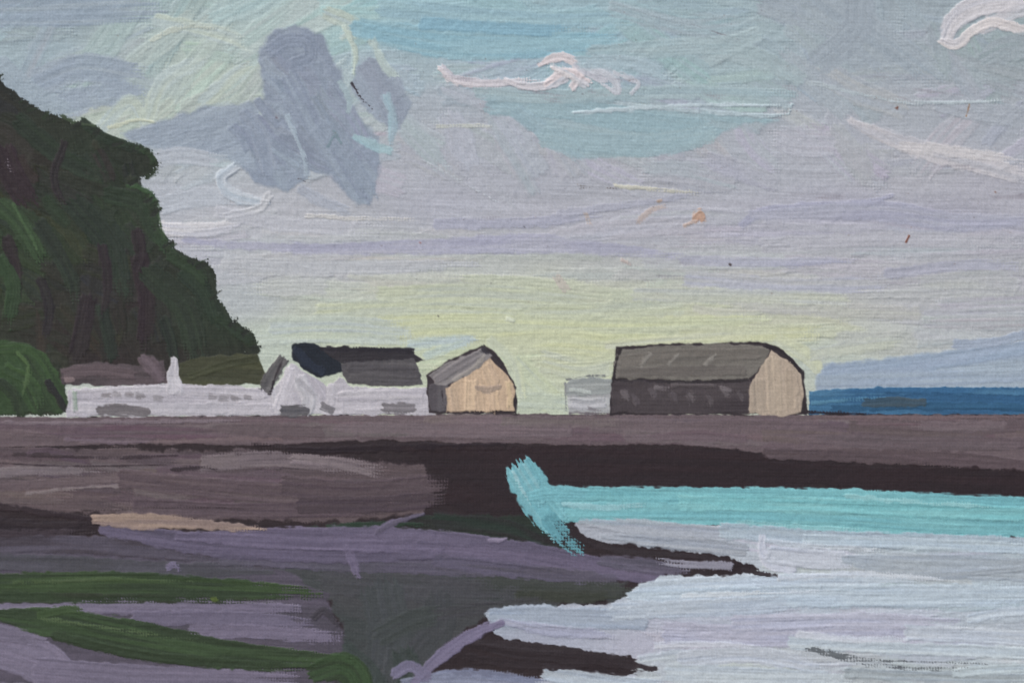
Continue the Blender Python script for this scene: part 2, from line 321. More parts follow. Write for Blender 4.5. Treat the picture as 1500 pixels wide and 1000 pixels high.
for p,w,c in (([(5,225),(20,260),(45,300)],38,(45,35,37)),([(205,380),(215,440),(212,510)],28,(44,35,37)),([(130,440),(120,490),(110,530)],28,(43,36,37)),([(10,350),(25,400),(20,470)],18,(43,36,36)),
  ([(30,180),(90,230),(150,260)],30,(40,49,37)),([(110,300),(160,360),(180,430)],36,(40,48,38)),([(220,400),(270,450),(290,520)],38,(42,50,38)),([(270,400),(300,430),(320,480)],28,(39,49,37)),
  ([(215,290),(222,330),(250,370)],22,(42,56,38)),([(160,285),(205,300),(225,345)],30,(43,54,39)),([(250,375),(285,395),(305,415)],20,(43,55,38)),([(120,180),(160,205),(225,225)],16,(38,48,36)),
  ([(320,465),(345,485),(375,505)],16,(42,53,38)),([(205,215),(225,235),(222,250)],9,(44,58,38)),([(190,270),(215,280),(230,298)],9,(50,70,44)),([(90,170),(110,180),(150,186)],7,(58,69,50)),
  ([(0,300),(30,330),(62,385)],30,(49,65,42)),([(0,380),(20,420),(10,480)],24,(46,63,40)),([(20,300),(48,350),(60,375)],6,(60,79,51)),([(60,330),(100,400),(110,440)],24,(41,48,38)),([(230,300),(238,340),(250,360)],5,(58,77,49)),
  ([(60,410),(72,450),(66,500)],16,(42,38,38)),([(150,450),(160,500),(170,540)],20,(39,45,37)),([(240,470),(250,500),(256,535)],18,(39,45,37)),([(150,360),(158,420),(150,470)],16,(44,37,38)),([(200,340),(206,370),(196,400)],18,(44,36,38)),([(95,210),(80,260),(95,300)],14,(43,38,38))):
  GR(p,w,c,dry=(.08,.3),h=1,var=.22)
GR([(8,235),(20,262),(30,275)],7,(110,102,108),(120,112,118),dry=(.42,.55),h=.4)
for i in range(50):
    k=rng.randint(2,22); a=np.array(hillP[k]);b=np.array(hillP[k+1]); p=a+(b-a)*rng.rand()
    GR([(p[0]-10,p[1]+7),(p[0]+rng.uniform(-3,5),p[1]+rng.uniform(-6,3))],rng.uniform(6,13),(38,42,34),(46,56,40),dry=(.3,.5),h=.5,soft=2)
SB='shrub'
fill([(-E,505),(0,498),(40,502),(70,518),(85,545),(98,575),(112,604),(-E,612)],(57,76,48),(51,63,45),SB,ang=60,h=.9,rag=2.5,var=.22)
for p,w,c in (([(0,512),(40,512),(66,540),(80,575)],18,(61,81,50)),([(10,540),(45,560),(60,598)],18,(63,84,51)),([(0,560),(20,580),(30,605)],18,(52,64,45)),([(70,560),(85,580),(95,600)],12,(50,53,45)),([(25,515),(42,540),(34,580)],7,(78,99,62))):
    stroke(p,w,c,(c[0]-7,c[1]-11,c[2]-3),SB,dry=(.1,.3),h=1.1,var=.22,soft=2)
# ------------------------------------------------ ground tone first, then the village on top of it
SH='shore'; MD='mud_flat'
fill([(-E,610),(100,611),(400,608),(760,606),(1100,607),(1500+E,606),(1500+E,1000+E),(-E,1000+E)],(51,41,43),(47,37,40),MD,ang=1,h=.4,rag=1.5,var=.14)
band=[(-E,609),(100,611),(400,608),(760,606),(1100,607),(1500+E,607),(1500+E,684),(1380,676),(1130,664),(1000,652),(740,650),(560,645),(380,652),(200,650),(-E,660)]
fill(band,(109,95,98),(102,88,92),SH,ang=1,h=.7,rag=1.5,edge=.2,var=.1)
scatter(band,56,(120,320),(12,28),1,SH,cols=[(112,98,101),(106,92,96),(117,103,107),(102,88,92)],jit=2,aj=1,bend=2,dry=(0,.35),h=.9,var=.1,soft=2.5,al=.85,ridge=.2)
WT=(193,188,193); WT2=(182,177,184)
A='white_cottage'
def B(lbl,poly,c,c2=None,**k): fill(poly,c,c2,lbl,ang=k.pop('ang',0),h=k.pop('h',.9),rag=k.pop('rag',1.8),edge=k.pop('edge',.14),**k)
B(A+'/roof',[(88,540),(140,530),(206,534),(240,528),(246,562),(180,566),(92,562)],(90,79,82),(78,69,71))
B(A+'/roof',[(262,530),(300,522),(378,516),(392,560),(300,568),(262,565)],(68,69,52),(77,78,56),ang=4)
S([(208,524),(222,536),(236,556)],[16,24,18],(110,96,102),(98,85,90),label=A+'/roof',h=1,dry=(0,.3),soft=3)
S([(95,547),(140,542),(195,548)],18,(96,83,86),label=A+'/roof',dry=(0,.19),soft=3)
S([(280,550),(330,534),(375,526)],14,(72,74,54),(63,65,47),label=A+'/roof',dry=(0,.19),soft=3)
B(A+'/walls',[(98,570),(180,566),(240,560),(272,562),(400,568),(408,608),(98,611)],WT,WT2)
S([(108,578),(200,572),(300,572),(385,578)],16,(195,190,195),WT2,label=A+'/walls',dry=(.0,.18),h=1.2)
S([(110,597),(240,598),(396,598)],16,(193,188,193),(183,179,185),label=A+'/walls',dry=(.0,.15),h=1.2)
S([(257,526),(254,548),(256,570)],[10,16,26],(198,194,199),label=A+'/chimney',h=1.3,dry=(0,.1))
S([(108,575),(110,600)],10,(150,163,150),(180,178,182),label=A+'/walls',dry=(.1,.3))
S([(98,556),(108,556)],8,(128,112,112),label=A+'/roof',dry=(.1,.3))
for x,y in ((156,578),(172,577),(190,577),(206,580),(232,583),(312,581),(328,583),(345,584),(363,582)):
    S([(x-5,y),(x+5,y+1)],[9,9],(144,138,141),(158,153,157),label=A+'/window',dry=(.05,.3),h=.6,rag=1.5,soft=2.5)
WL='stone_wall'
S([(145,601),(180,600),(216,603)],[15,17,13],(122,116,118),(108,102,104),label=WL,dry=(.0,.15),h=.9)
Bm='gabled_cottage'
B(Bm+'/walls',[(400,608),(396,572),(414,552),(426,532),(452,546),(478,566),(505,562),(505,608)],(197,193,197),WT2,ang=60)
S([(428,542),(418,570),(410,598)],18,(201,196,201),label=Bm+'/walls',h=1.2,dry=(0,.15))
S([(440,556),(452,580),(450,600)],20,(193,190,194),(181,180,183),label=Bm+'/walls',h=1.2,dry=(0,.15))
S([(438,558),(452,570),(462,580)],10,(168,166,170),(180,177,182),label=Bm+'/walls',h=1,dry=(.1,.35),soft=3)
S([(414,526),(400,546),(388,570)],[18,22,20],(100,97,97),(83,80,83),label=Bm+'/roof',h=1.1,dry=(0,.35))
S([(416,522),(404,550),(396,578)],4,(52,46,50),label=Bm+'/roof',dry=(.1,.3))
S([(378,522),(383,540),(380,560)],4,(58,52,53),label=Bm+'/roof',dry=(.2,.45))
B(Bm+'/roof',[(427,504),(448,502),(462,503),(480,512),(508,538),(492,548),(470,554),(446,540),(428,528)],(40,45,55),(35,39,47),ang=45)
S([(432,512),(450,530),(474,546)],14,(42,48,61),label=Bm+'/roof',h=1,dry=(0,.19))
S([(414,601),(432,602),(450,601)],[15,19,13],(99,96,99),(84,82,86),label=WL+'#2',dry=(.0,.2),h=.8)
R=A+'#2'
B(R+'/roof',[(462,506),(530,509),(600,511),(624,528),(560,540),(500,534)],(50,46,50),(57,53,57))
S([(470,511),(540,512),(606,514)],7,(44,40,46),label=R+'/roof',dry=(.15,.19),h=.6)
B(R+'/roof',[(498,532),(560,526),(606,526),(622,564),(560,566),(508,562)],(93,89,91),(82,78,81),ang=3)
S([(512,538),(560,536),(604,538)],14,(98,94,95),(86,82,85),label=R+'/roof',dry=(.1,.19),soft=3)
S([(515,554),(570,555),(612,556)],12,(88,84,86),label=R+'/roof',dry=(.1,.19),soft=3)
B(R+'/walls',[(478,566),(498,550),(512,565),(560,568),(628,566),(638,607),(478,608)],WT,(184,179,185))
S([(496,580),(560,578),(618,577)],16,(197,192,196),WT2,label=R+'/walls',h=1.2,dry=(0,.15))
S([(488,565),(486,590)],14,(193,188,193),label=R+'/walls',h=1.1,dry=(0,.2))
S([(500,602),(560,600),(632,601)],9,(189,184,189),label=R+'/walls',h=1,dry=(0,.15))
S([(472,594),(488,601)],11,(112,109,112),(122,118,122),label=R+'/window',dry=(.0,.2),h=.7)
S([(564,597),(585,598),(604,597)],[15,18,15],(136,130,134),(121,116,119),label=WL+'#3',dry=(.0,.2),h=.7)
# tan gabled house (dark underpainting first)
Th='gabled_house'
fill([(625,550),(655,528),(706,506),(724,514),(742,538),(757,568),(757,606),(627,606)],(60,52,55),(52,45,48),Th+'/walls',rag=1.5,edge=.3,h=.4)
B(Th+'/walls',[(628,562),(640,560),(656,566),(656,602),(630,602)],(88,82,86),(99,94,97),ang=90)
B(Th+'/walls',[(652,568),(678,552),(704,530),(716,522),(736,540),(753,562),(755,602),(654,604)],(205,178,150),(195,170,144),ang=85)
for q_,w_,c_ in (([(664,572),(668,598)],14,(201,176,150)),([(690,560),(688,598)],20,(208,182,153)),([(712,538),(722,560)],20,(205,179,151)),([(722,575),(724,598)],20,(210,183,153)),([(744,560),(747,594)],9,(214,189,154))):
    S(q_,w_,c_,(c_[0]-9,c_[1]-8,c_[2]-5),label=Th+'/walls',h=1.1,dry=(0,.15),soft=2.5)
S([(698,568),(716,570),(732,567)],10,(180,158,139),(168,149,133),label=Th+'/window',dry=(0,.3))
B(Th+'/roof',[(628,550),(652,532),(690,516),(706,510),(722,520),(704,536),(680,552),(654,566),(636,562)],(141,135,134),(126,120,121),ang=-32)
S([(640,556),(668,538),(700,520)],14,(145,139,137),(129,123,124),label=Th+'/roof',h=1.1,dry=(0,.19),soft=2.5)
S([(664,556),(690,540),(710,522)],7,(154,147,141),label=Th+'/roof',h=1.0,dry=(0,.19))
S([(708,508),(728,524),(744,545)],4,(50,44,48),label=Th+'/roof',dry=(.1,.4),h=.4)
S([(706,510),(716,518)],8,(60,56,62),label=Th+'/roof',dry=(.05,.3),h=.5)
S([(648,572),(650,600)],3,(54,46,50),label=Th+'/walls',dry=(.1,.4),h=.4)
S([(655,604),(700,603),(775,605)],3.5,(56,46,48),label=Th+'/walls',dry=(.1,.3),h=.4)
# small pale shed
Sd='small_shed'
B(Sd+'/walls',[(832,574),(898,574),(898,606),(832,606)],(170,170,170),(184,184,184))
B(Sd+'/roof',[(826,562),(836,556),(870,553),(898,555),(898,578),(828,580)],(150,154,152),(163,166,163))
S([(840,590),(862,592),(884,590)],16,(188,187,190),(170,170,173),label=Sd+'/walls',dry=(0,.3),h=1.2)
S([(836,570),(866,574)],7,(178,183,178),label=Sd+'/roof',dry=(.1,.3),h=1.1)
S([(830,556),(862,551),(898,553)],3,(120,122,120),label=Sd+'/roof',dry=(.05,.3),h=.5)
S([(828,562),(829,600)],3,(130,132,132),label=Sd+'/walls',dry=(.1,.4),h=.5)
S([(834,605),(894,605)],3,(112,104,108),label=Sd+'/walls',dry=(.1,.4),h=.5)
S([(862,598),(880,601)],7,(142,138,142),label=Sd+'/walls',dry=(.1,.4),h=.7)
# barn (dark underpainting first)
Bn='barn'
fill([(903,508),(1000,502),(1124,501),(1150,514),(1176,543),(1184,606),(893,608),(895,556)],(58,50,53),(50,43,46),Bn+'/walls',rag=1.6,edge=.35,h=.4)
B(Bn+'/walls',[(896,556),(1000,560),(1104,558),(1104,606),(1000,606),(896,606)],(77,69,71),(67,59,62))
B(Bn+'/gable_wall',[(1096,606),(1098,566),(1112,540),(1130,514),(1152,526),(1174,548),(1179,580),(1174,604),(1140,610)],(183,166,148),(174,158,141),ang=80)
for q_,w_,c_ in (([(1110,560),(1112,598)],20,(178,162,144)),([(1132,530),(1136,598)],24,(187,170,150)),([(1160,545),(1160,596)],20,(182,165,146))):
    S(q_,w_,c_,(c_[0]-9,c_[1]-8,c_[2]-6),label=Bn+'/gable_wall',h=1,dry=(0,.15),soft=2.5)
B(Bn+'/roof',[(904,512),(960,507),(1040,504),(1120,504),(1130,514),(1116,534),(1096,556),(1000,558),(902,554),(900,530)],(113,108,101),(121,116,109),ang=-2)
S([(912,528),(1000,520),(1108,518)],20,(118,112,105),(108,103,97),label=Bn+'/roof',h=1,dry=(0,.19),soft=2.5)
S([(910,546),(1000,544),(1088,542)],16,(114,108,102),(106,100,95),label=Bn+'/roof',h=1,dry=(0,.19),soft=2.5)
for x in (945,986,1040):
    S([(x-7,535),(x+9,518)],6,(136,131,124),label=Bn+'/roof',h=1,dry=(.1,.35),soft=2.5)
S([(908,512),(902,535),(898,560)],5,(48,42,44),label=Bn+'/roof',dry=(.1,.35),h=.4)
S([(1120,505),(1145,514),(1172,544)],[5,7,4],(46,40,44),label=Bn+'/roof',dry=(.05,.19),h=.5)
S([(900,557),(1000,560),(1094,557)],4,(52,46,48),label=Bn+'/roof',dry=(.1,.19),h=.4)
for x,y,l in ((914,578,1),(930,584,0),(958,574,1),(986,580,0),(1012,582,1),(1040,586,0),(1062,573,1),(1084,580,0)):
    S([(x-3,y-5),(x+1,y),(x+3,y+7)],[8,11,8],(104,96,98) if l else (90,82,84),(88,80,83),label=Bn+'/window',dry=(.2,.36),h=.7,soft=3,rag=3)
S([(960,568),(980,569)],8,(118,110,112),label=Bn+'/window',dry=(.15,.35),soft=3)
S([(1055,568),(1072,572)],8,(112,104,106),label=Bn+'/window',dry=(.15,.35),soft=3)
S([(985,564),(1030,564),(1060,567)],6,(94,86,87),label=Bn+'/walls',dry=(.15,.35),soft=2.5)
S([(-60,618),(100,619),(300,616),(420,614)],7,(124,111,117),(116,102,107),label=SH,dry=(.1,.35),soft=2.5)
S([(1190,611),(1340,612),(1560,612)],6,(112,95,97),label=SH,dry=(.1,.3))
S([(1120,664),(1280,668),(1420,674),(1580,690)],[16,22,22,16],(96,82,85),(90,77,81),label=SH,dry=(.0,.19),h=.9)
S([(1560,684),(1400,677),(1300,664)],16,(93,79,83),label=SH,dry=(.1,.35),h=.9)
# left mud
mudP=[(-E,655),(200,655),(370,660),(520,672),(620,680),(640,720),(620,755),(500,766),(300,760),(100,752),(-E,745)]
fill(mudP,(98,84,86),(87,75,79),MD,ang=3,h=.6,rag=4,edge=.45,dry=.12,var=.16,soft=4)
scatter(mudP,40,(100,280),(14,32),4,MD,cols=[(102,88,91),(94,80,86),(110,96,98),(88,76,80),(106,92,90)],jit=2,aj=3,dry=(.05,.4),h=.9,var=.13,soft=3.5,al=.85,ridge=.2)
for p,w,c,d in (([(-60,700),(60,688),(170,692)],16,(127,116,118),(.1,.38)),([(20,664),(140,670),(260,666)],7,(66,55,58),(.2,.4)),([(-40,676),(120,682),(300,678)],4,(62,51,55),(.3,.45)),
 ([(300,678),(420,672),(560,690)],26,(122,110,112),(.25,.4)),([(430,672),(500,680),(580,700)],18,(128,116,118),(.28,.42)),([(740,653),(560,656),(460,660),(370,653)],12,(48,38,41),(.0,.25)),
 ([(40,722),(150,712),(330,708)],6,(132,120,120),(.2,.38)),([(0,712),(200,700),(380,712)],16,(107,93,95),(.1,.35)),([(180,700),(320,716),(500,730)],30,(98,84,87),(.05,.35)),
 ([(-40,735),(60,750),(160,762)],10,(56,45,48),(.1,.3)),([(-60,762),(60,775),(140,770)],24,(52,43,46),(.0,.25)),([(200,740),(380,748),(560,744)],24,(95,81,86),(.05,.3)),
 ([(420,712),(520,720),(660,708)],32,(89,76,80),(.15,.35)),([(440,740),(560,738),(670,726)],26,(80,68,73),(.2,.38)),([(250,688),(300,684),(340,694)],7,(60,50,53),(.3,.45)),([(120,748),(260,742),(420,752)],6,(66,55,57),(.3,.45))):
    S(p,w,c,(c[0]-6,c[1]-6,c[2]-4),label=MD,dry=d,h=1,var=.13,soft=2.8)
DK='sea_wall'
fill([(590,655),(740,652),(900,655),(1105,658),(1130,674),(1300,682),(1500+E,688),(1500+E,728),(1400,724),(1250,714),(1000,714),(835,716),(800,690),(760,684),(742,700),(770,752),(680,756),(650,735),(655,700),(620,675)],(49,37,40),(46,36,39),DK,ang=1,h=.5,rag=4,var=.1,edge=.4,soft=4)
SW='seaweed'
fill([(430,775),(560,762),(640,752),(770,756),(800,775),(850,806),(880,822),(700,800),(560,792)],(44,51,44),(48,43,44),SW,ang=5,h=.5,rag=3,edge=.3,soft=3)
S([(480,772),(560,766),(640,768)],9,(44,59,46),label=SW,dry=(.15,.4),soft=2.5); S([(640,762),(740,772),(790,790)],26,(43,53,46),(47,45,45),label=SW,dry=(.0,.19),soft=4,h=.8)
fill([(330,838),(500,815),(700,825),(920,850),(900,880),(760,890),(710,905),(640,950),(600,1000+E),(470,1000+E),(500,920),(480,880),(380,870)],(73,73,75),(66,70,70),MD,ang=10,h=.6,rag=4,edge=.3,dry=.04,var=.12,soft=4)
for p,w,c in (([(700,850),(820,858),(930,868)],26,(62,66,60)),([(480,850),(600,860),(760,868)],40,(73,73,76)),([(560,870),(570,930),(560,1000)],66,(69,73,74)),([(640,880),(640,920),(600,970)],48,(67,69,71)),([(760,872),(850,874),(900,870)],20,(60,63,54)),([(500,960),(540,1000),(540,1080)],50,(62,70,67)),
  ([(640,900),(700,890),(800,880)],20,(66,66,68)),([(560,930),(600,910),(640,900)],34,(65,70,68)),([(590,960),(600,990),(590,1060)],40,(58,66,62))):
    S(p,w,c,(c[0]+4,c[1]+3,c[2]+5),label=MD,dry=(.05,.3),h=.9,var=.13,soft=4,al=.87,ridge=.2)
# left lower flats
lowP=[(-E,785),(120,785),(260,800),(420,835),(480,870),(505,930),(470,1000+E),(-E,1000+E)]
fill(lowP,(89,82,95),(80,75,85),MD,ang=2,h=.6,rag=4,edge=.3,dry=.08,var=.15,soft=4)
S([(-60,800),(60,796),(200,802),(330,815)],28,(86,80,92),(72,65,73),label=MD,dry=(.1,.3),soft=3.5,h=.9)
S([(-60,822),(100,826),(260,835),(400,838)],26,(82,80,88),(74,73,78),label=MD,dry=(.05,.3),soft=3.5,h=.9)
S([(-60,784),(40,780),(130,778)],10,(64,54,60),label=MD,dry=(.1,.3),soft=3)
P1=(111,102,124); P2=(102,94,115)
TP='tidal_pool'
TK=dict(label=TP,soft=2.6,ridge=.28)
S([(330,812),(500,822),(720,830)],30,(94,88,104),(88,84,96),dry=(.05,.19),h=.8,**TK)
S([(150,775),(300,796),(480,806),(640,806)],[16,36,38,28],P2,(94,87,106),dry=(.0,.19),h=1.1,**TK)
S([(260,785),(420,788),(600,792),(760,810),(880,832),(985,850)],[12,34,40,38,32,12],P1,P2,dry=(.0,.19),h=1.2,**TK)
S([(640,822),(780,838),(900,848)],22,(96,90,108),(89,84,96),dry=(.05,.25),h=.9,**TK)
S([(508,800),(516,820),(526,845)],[10,14,7],P1,dry=(0,.35),h=1.1,**TK)
S([(552,778),(578,765),(622,752)],[13,11,5],P1,(94,87,104),dry=(0,.19),h=1.2,**TK)
S([(716,790),(730,792),(742,788)],[5,9,4],(148,137,158),P1,label=TP,dry=(0,.2),h=1.3)
S([(138,760),(190,763),(260,765),(390,776)],[14,25,21,8],(162,140,126),(144,125,118),label='sand_bar',dry=(0,.25),h=1.2,soft=2.5)
PL=(127,119,138)
S([(-60,888),(80,884),(260,888),(440,892)],[24,28,26,18],(116,108,127),(122,115,133),dry=(.0,.22),h=1,**TK)
S([(200,905),(340,905),(460,915)],24,(110,103,122),dry=(.05,.3),**TK)
S([(280,925),(380,925),(500,935)],22,(118,110,129),dry=(.1,.3),**TK)
S([(-80,940),(0,948),(80,985),(110,1080)],64,PL,(120,113,131),dry=(.0,.15),h=1,**TK)
S([(60,980),(220,992),(430,1000)],38,(124,116,135),(115,108,126),dry=(.0,.22),h=1,**TK)
S([(-80,1020),(200,1030),(450,1040)],50,PL,(116,109,127),dry=(.0,.19),**TK)
S([(-80,925),(0,926),(60,935)],26,(114,107,124),dry=(.05,.25),**TK)
S([(245,832),(255,826),(262,834)],9,(120,112,136),label=TP,dry=(0,.2),h=1.2)
S([(460,905),(475,895),(495,915)],12,(66,62,69),label=MD,dry=(.15,.45),soft=3)
# green bars
G1=(59,76,47); G2=(51,64,44)
GS='grass_bank'
S([(-60,858),(40,858),(200,856),(340,862),(470,868)],[38,42,38,30,20],G1,G2,label=GS,dry=(.0,.26),h=1.2,var=.22,soft=2.4)
S([(-60,872),(20,874),(200,876),(420,880)],[10,18,14,8],(51,57,43),G2,label=GS,dry=(.15,.35),h=.9,var=.2,soft=2.4)
S([(0,900),(80,912),(200,936),(340,958),(520,968)],[20,46,56,42,18],(60,78,50),G2,label=GS,dry=(.0,.26),h=1.2,var=.22,soft=2.4)
S([(60,900),(100,892),(130,895)],14,(63,80,51),label=GS,dry=(.1,.4))
S([(80,930),(220,960),(400,975),(480,968)],16,(52,64,45),label=GS,dry=(.15,.35),var=.2,soft=2.4)
S([(60,905),(200,925),(330,945)],7,(79,95,64),label=GS,dry=(.3,.42),h=.9)
S([(20,852),(180,848),(360,856)],7,(79,93,66),(69,85,54),label=GS,dry=(.3,.42),h=.9)
S([(460,985),(500,975),(525,1000),(535,1080)],[30,44,44,30],(58,77,50),G2,label=GS,dry=(.1,.42),h=1,var=.2,soft=2.5)
S([(310,878),(318,876)],8,(84,98,48),label=GS,h=1.4,dry=(0,.1))
# ------------------------------------------------ harbour water
HB='harbour_water'
wf=idw([(900,775,170,174,183),(1000,785,169,174,181),(1100,790,177,185,192),(1200,795,176,186,193),(1350,800,178,190,196),(1480,800,174,189,197),(1150,820,193,198,207),(1250,825,174,181,186),(1350,830,170,178,183),(1460,830,173,182,187),
(1000,860,189,198,206),(1150,860,191,203,211),(1300,865,187,201,210),(1450,860,184,198,207),(760,900,165,175,187),(850,900,172,176,186),(950,895,185,194,203),(1100,900,184,186,198),(1250,900,188,190,201),(1400,905,185,190,201),
(800,925,168,171,186),(950,935,181,181,195),(1100,945,184,186,199),(1250,940,191,198,205),(1400,940,189,200,206),(1060,985,191,200,205),(1200,990,181,190,194),(1350,990,179,189,192),(1480,985,185,196,200),(1500,700,170,186,196)],soft=1000)
watP=[(838,762),(930,764),(1060,770),(1200,778),(1500+E,790),(1500+E,1000+E),(640,1000+E),(600,1002),(640,985),(800,992),(900,990),(966,982),(940,966),(860,952),(740,938),(716,915),(712,898),(730,889),(850,886),(905,880),(930,858),(980,842),(1080,842),(1120,838),(1098,824),(1050,810),(960,800),(890,796),(856,784)]
fill(watP,0,label=HB,cfun=wf,ang=1,h=.6,rag=3.5,edge=.3,dry=.02,var=.05)
scatter(watP,95,(100,280),(20,46),2,HB,cfun=wf,jit=2.8,aj=5,dry=(.0,.35),h=1.1,var=.06,ridge=.3,soft=3.5,al=.88)
TQ=(120,181,187)
fill([(800,722),(835,716),(1000,714),(1250,716),(1400,726),(1500+E,732),(1500+E,790),(1300,783),(1060,772),(940,768),(840,766),(800,752)],TQ,(128,187,191),HB,ang=2,h=.7,rag=2.5,edge=.2,var=.08)
S([(820,722),(1000,724),(1200,726),(1500,738),(1580,742)],22,(124,185,190),(118,180,187),label=HB,dry=(0,.19),h=1.1,soft=2.5)
S([(830,748),(1000,748),(1200,756),(1400,768),(1580,774)],26,(120,180,187),(129,187,191),label=HB,dry=(0,.19),h=1.1,soft=2.5)
S([(1000,736),(1200,740),(1560,756)],24,(134,192,194),(122,185,189),label=HB,dry=(.05,.25),h=1.1,soft=2.5)
S([(820,738),(900,742),(960,738)],9,(148,193,198),label=HB,dry=(.15,.4),h=1)
S([(1080,764),(1180,772),(1280,776)],8,(142,193,196),label=HB,dry=(.2,.4),h=1)
S([(1240,726),(1360,736),(1480,742)],8,(146,196,198),label=HB,dry=(.15,.38),h=1)
S([(766,692),(782,722),(802,750),(820,776)],[52,54,52,46],(118,179,188),(130,187,194),label=HB,dry=(.0,.3),h=1.2,soft=2,rag=3,ridge=.4)
S([(762,690),(776,712),(790,736)],[30,30,20],(138,188,195),(124,181,189),label=HB,dry=(.1,.4),h=1.3,soft=2.5)
S([(782,726),(812,722),(860,724)],[18,24,16],(121,180,188),label=HB,dry=(.05,.3),h=1,soft=2.5)
S([(752,690),(762,712),(778,740)],7,(156,197,202),label=HB,dry=(.15,.4),h=1.3)
S([(806,762),(828,788),(848,804)],30,(100,156,166),label=HB,dry=(.40,.56),h=.6)
for p,w,c,d in (([(850,764),(940,774),(1060,782)],[8,28,24],(169,174,182),(0,.19)),([(880,784),(980,794),(1090,804)],[8,22,22],(166,171,178),(0,.19)),
 ([(1060,776),(1180,786),(1300,790),(1560,800)],24,(175,188,196),(0,.25)),([(1180,790),(1320,795),(1560,806)],20,(185,198,205),(.1,.35)),
 ([(1118,786),(1116,805),(1130,826),(1160,832)],[12,14,20,16],(203,205,213),(0,.15)),([(1130,812),(1170,816),(1240,822)],30,(193,198,207),(0,.25)),
 ([(1235,818),(1320,826),(1420,830),(1560,838)],[14,36,38,34],(170,178,184),(0,.19)),([(1300,842),(1400,840),(1560,826)],12,(163,171,178),(.15,.4)),
 ([(940,862),(1040,854),(1180,850),(1360,852)],22,(193,204,213),(0,.25)),([(930,880),(1100,874),(1300,872),(1560,870)],34,(189,202,211),(0,.25)),
 ([(722,902),(800,903),(940,908)],[26,34,30],(163,173,186),(0,.19)),([(730,908),(800,922),(900,930)],[8,18,16],(171,172,188),(0,.25)),([(900,895),(1020,890),(1150,884)],28,(184,193,202),(0,.25)),
 ([(980,925),(1120,932),(1260,926),(1400,934)],32,(182,182,197),(.0,.25)),([(1080,912),(1250,908),(1400,914)],24,(183,184,198),(.0,.25)),([(1330,925),(1440,930),(1560,940)],24,(196,203,210),(0,.3)),
 ([(1000,965),(1100,958),(1200,975)],26,(191,197,205),(0,.3)),([(1160,940),(1300,948),(1560,958)],20,(195,205,209),(0,.3)),([(980,984),(1100,990),(1250,994)],28,(192,201,206),(0,.3)),
 ([(1240,985),(1380,990),(1560,994)],18,(165,174,178),(.25,.42)),([(1400,985),(1480,978),(1560,978)],16,(188,200,204),(0,.3)),([(800,985),(900,1000),(1000,1010)],26,(184,194,202),(.0,.3)),
 ([(590,1000),(680,990),(800,1000)],[14,24,24],(128,132,152),(0,.3)),([(690,940),(760,950),(860,958)],6,(172,172,188),(.15,.4)),([(1420,905),(1480,895),(1560,892)],16,(194,204,212),(0,.3)),
 ([(1140,846),(1260,840),(1400,850)],10,(206,212,218),(.15,.35)),([(1000,872),(1120,868),(1240,864)],8,(207,214,219),(.2,.38)),([(1170,928),(1260,936),(1340,934)],11,(203,207,214),(.15,.35)),([(1120,792),(1200,800),(1300,806)],9,(199,206,212),(.2,.38)),([(960,946),(1040,942),(1120,948)],11,(201,204,212),(.15,.35))):
    S(p,w,c,(c[0]-5,c[1]-3,c[2]+1),label=HB,dry=d,h=1.2,var=.06,soft=2.8,al=.92,ridge=.32)
for p,w in (([(836,780),(870,796),(920,808),(1000,814)],[6,12,11,7]),([(980,814),(1020,815),(1066,821)],[7,8,3]),([(1088,833),(1110,838),(1138,842)],[6,8,4]),([(690,942),(760,952),(860,962),(960,980)],[12,28,22,6]),([(680,960),(760,974),(860,976)],[10,14,6])):
    S(p,w,(48,39,42),(54,46,49),label=MD,dry=(0,.18),h=.5)
S([(880,820),(940,828),(1010,836)],[16,24,12],(100,94,110),(92,88,102),label=TP,dry=(.05,.25),soft=3,h=.9)
S([(1070,828),(1010,826),(950,820)],14,(146,144,157),label=HB,dry=(.25,.4),soft=2.5)
for p,w,d in (([(1180,950),(1240,962),(1320,968),(1500,972)],[4,8,5,3],(.25,.4)),([(1200,956),(1260,970),(1360,978),(1480,976)],[3,7,8,4],(.3,.45)),([(1190,948),(1215,955),(1260,960)],5,(.15,.4))):
    S(p,w,(106,111,115),(92,96,102),label=SW,dry=d,h=.4)
S([(604,1000),(640,965),(690,930),(735,912)],[10,20,20,12],(115,107,133),(126,119,144),dry=(0,.19),h=1.2,**TK)
S([(580,985),(600,975),(625,990)],20,(119,114,138),dry=(0,.35),**TK)
# ------------------------------------------------ stains, specks
OR=(190,152,130)
S([(1018,322),(1026,314),(1030,324)],[12,15,8],OR,(200,169,149),dry=(0,.3),h=1.4,soft=2.5)
for p,w,c,d in (([(935,325),(955,308),(975,302)],12,(188,174,168),(.3,.45)),([(965,296),(972,292)],6,(184,162,146),(.1,.4)),([(858,312),(864,330)],8,(189,174,165),(.25,.45)),([(815,405),(830,425)],14,(192,184,174),(.38,.5)),([(910,380),(925,388)],8,(186,174,168),(.3,.5)),([(1002,330),(1018,324)],8,(192,173,163),(.1,.4))):
    S(p,w,c,dry=d,soft=2.5)
S([(1420,153),(1415,171)],3,(162,118,82),h=1.1,dry=(0,.1),rag=.5)
S([(1332,345),(1327,355)],3.6,(122,72,54),h=1.1,dry=(0,.1),rag=.5)
for x,y,r,c in ((1069,387,3,(80,70,70)),(1314,157,3.4,(118,80,66)),(615,355,2.6,(156,96,84)),(405,172,2.6,(120,110,120)),(1458,281,2.6,(140,104,88)),(642,462,2.4,(72,68,72)),(1005,14,2,(66,62,66)),(768,332,1.8,(84,78,84))):
    S([(x-.8,y),(x+1.2,y+1.6)],r,c,dry=(0,.1),rag=1,h=.8)
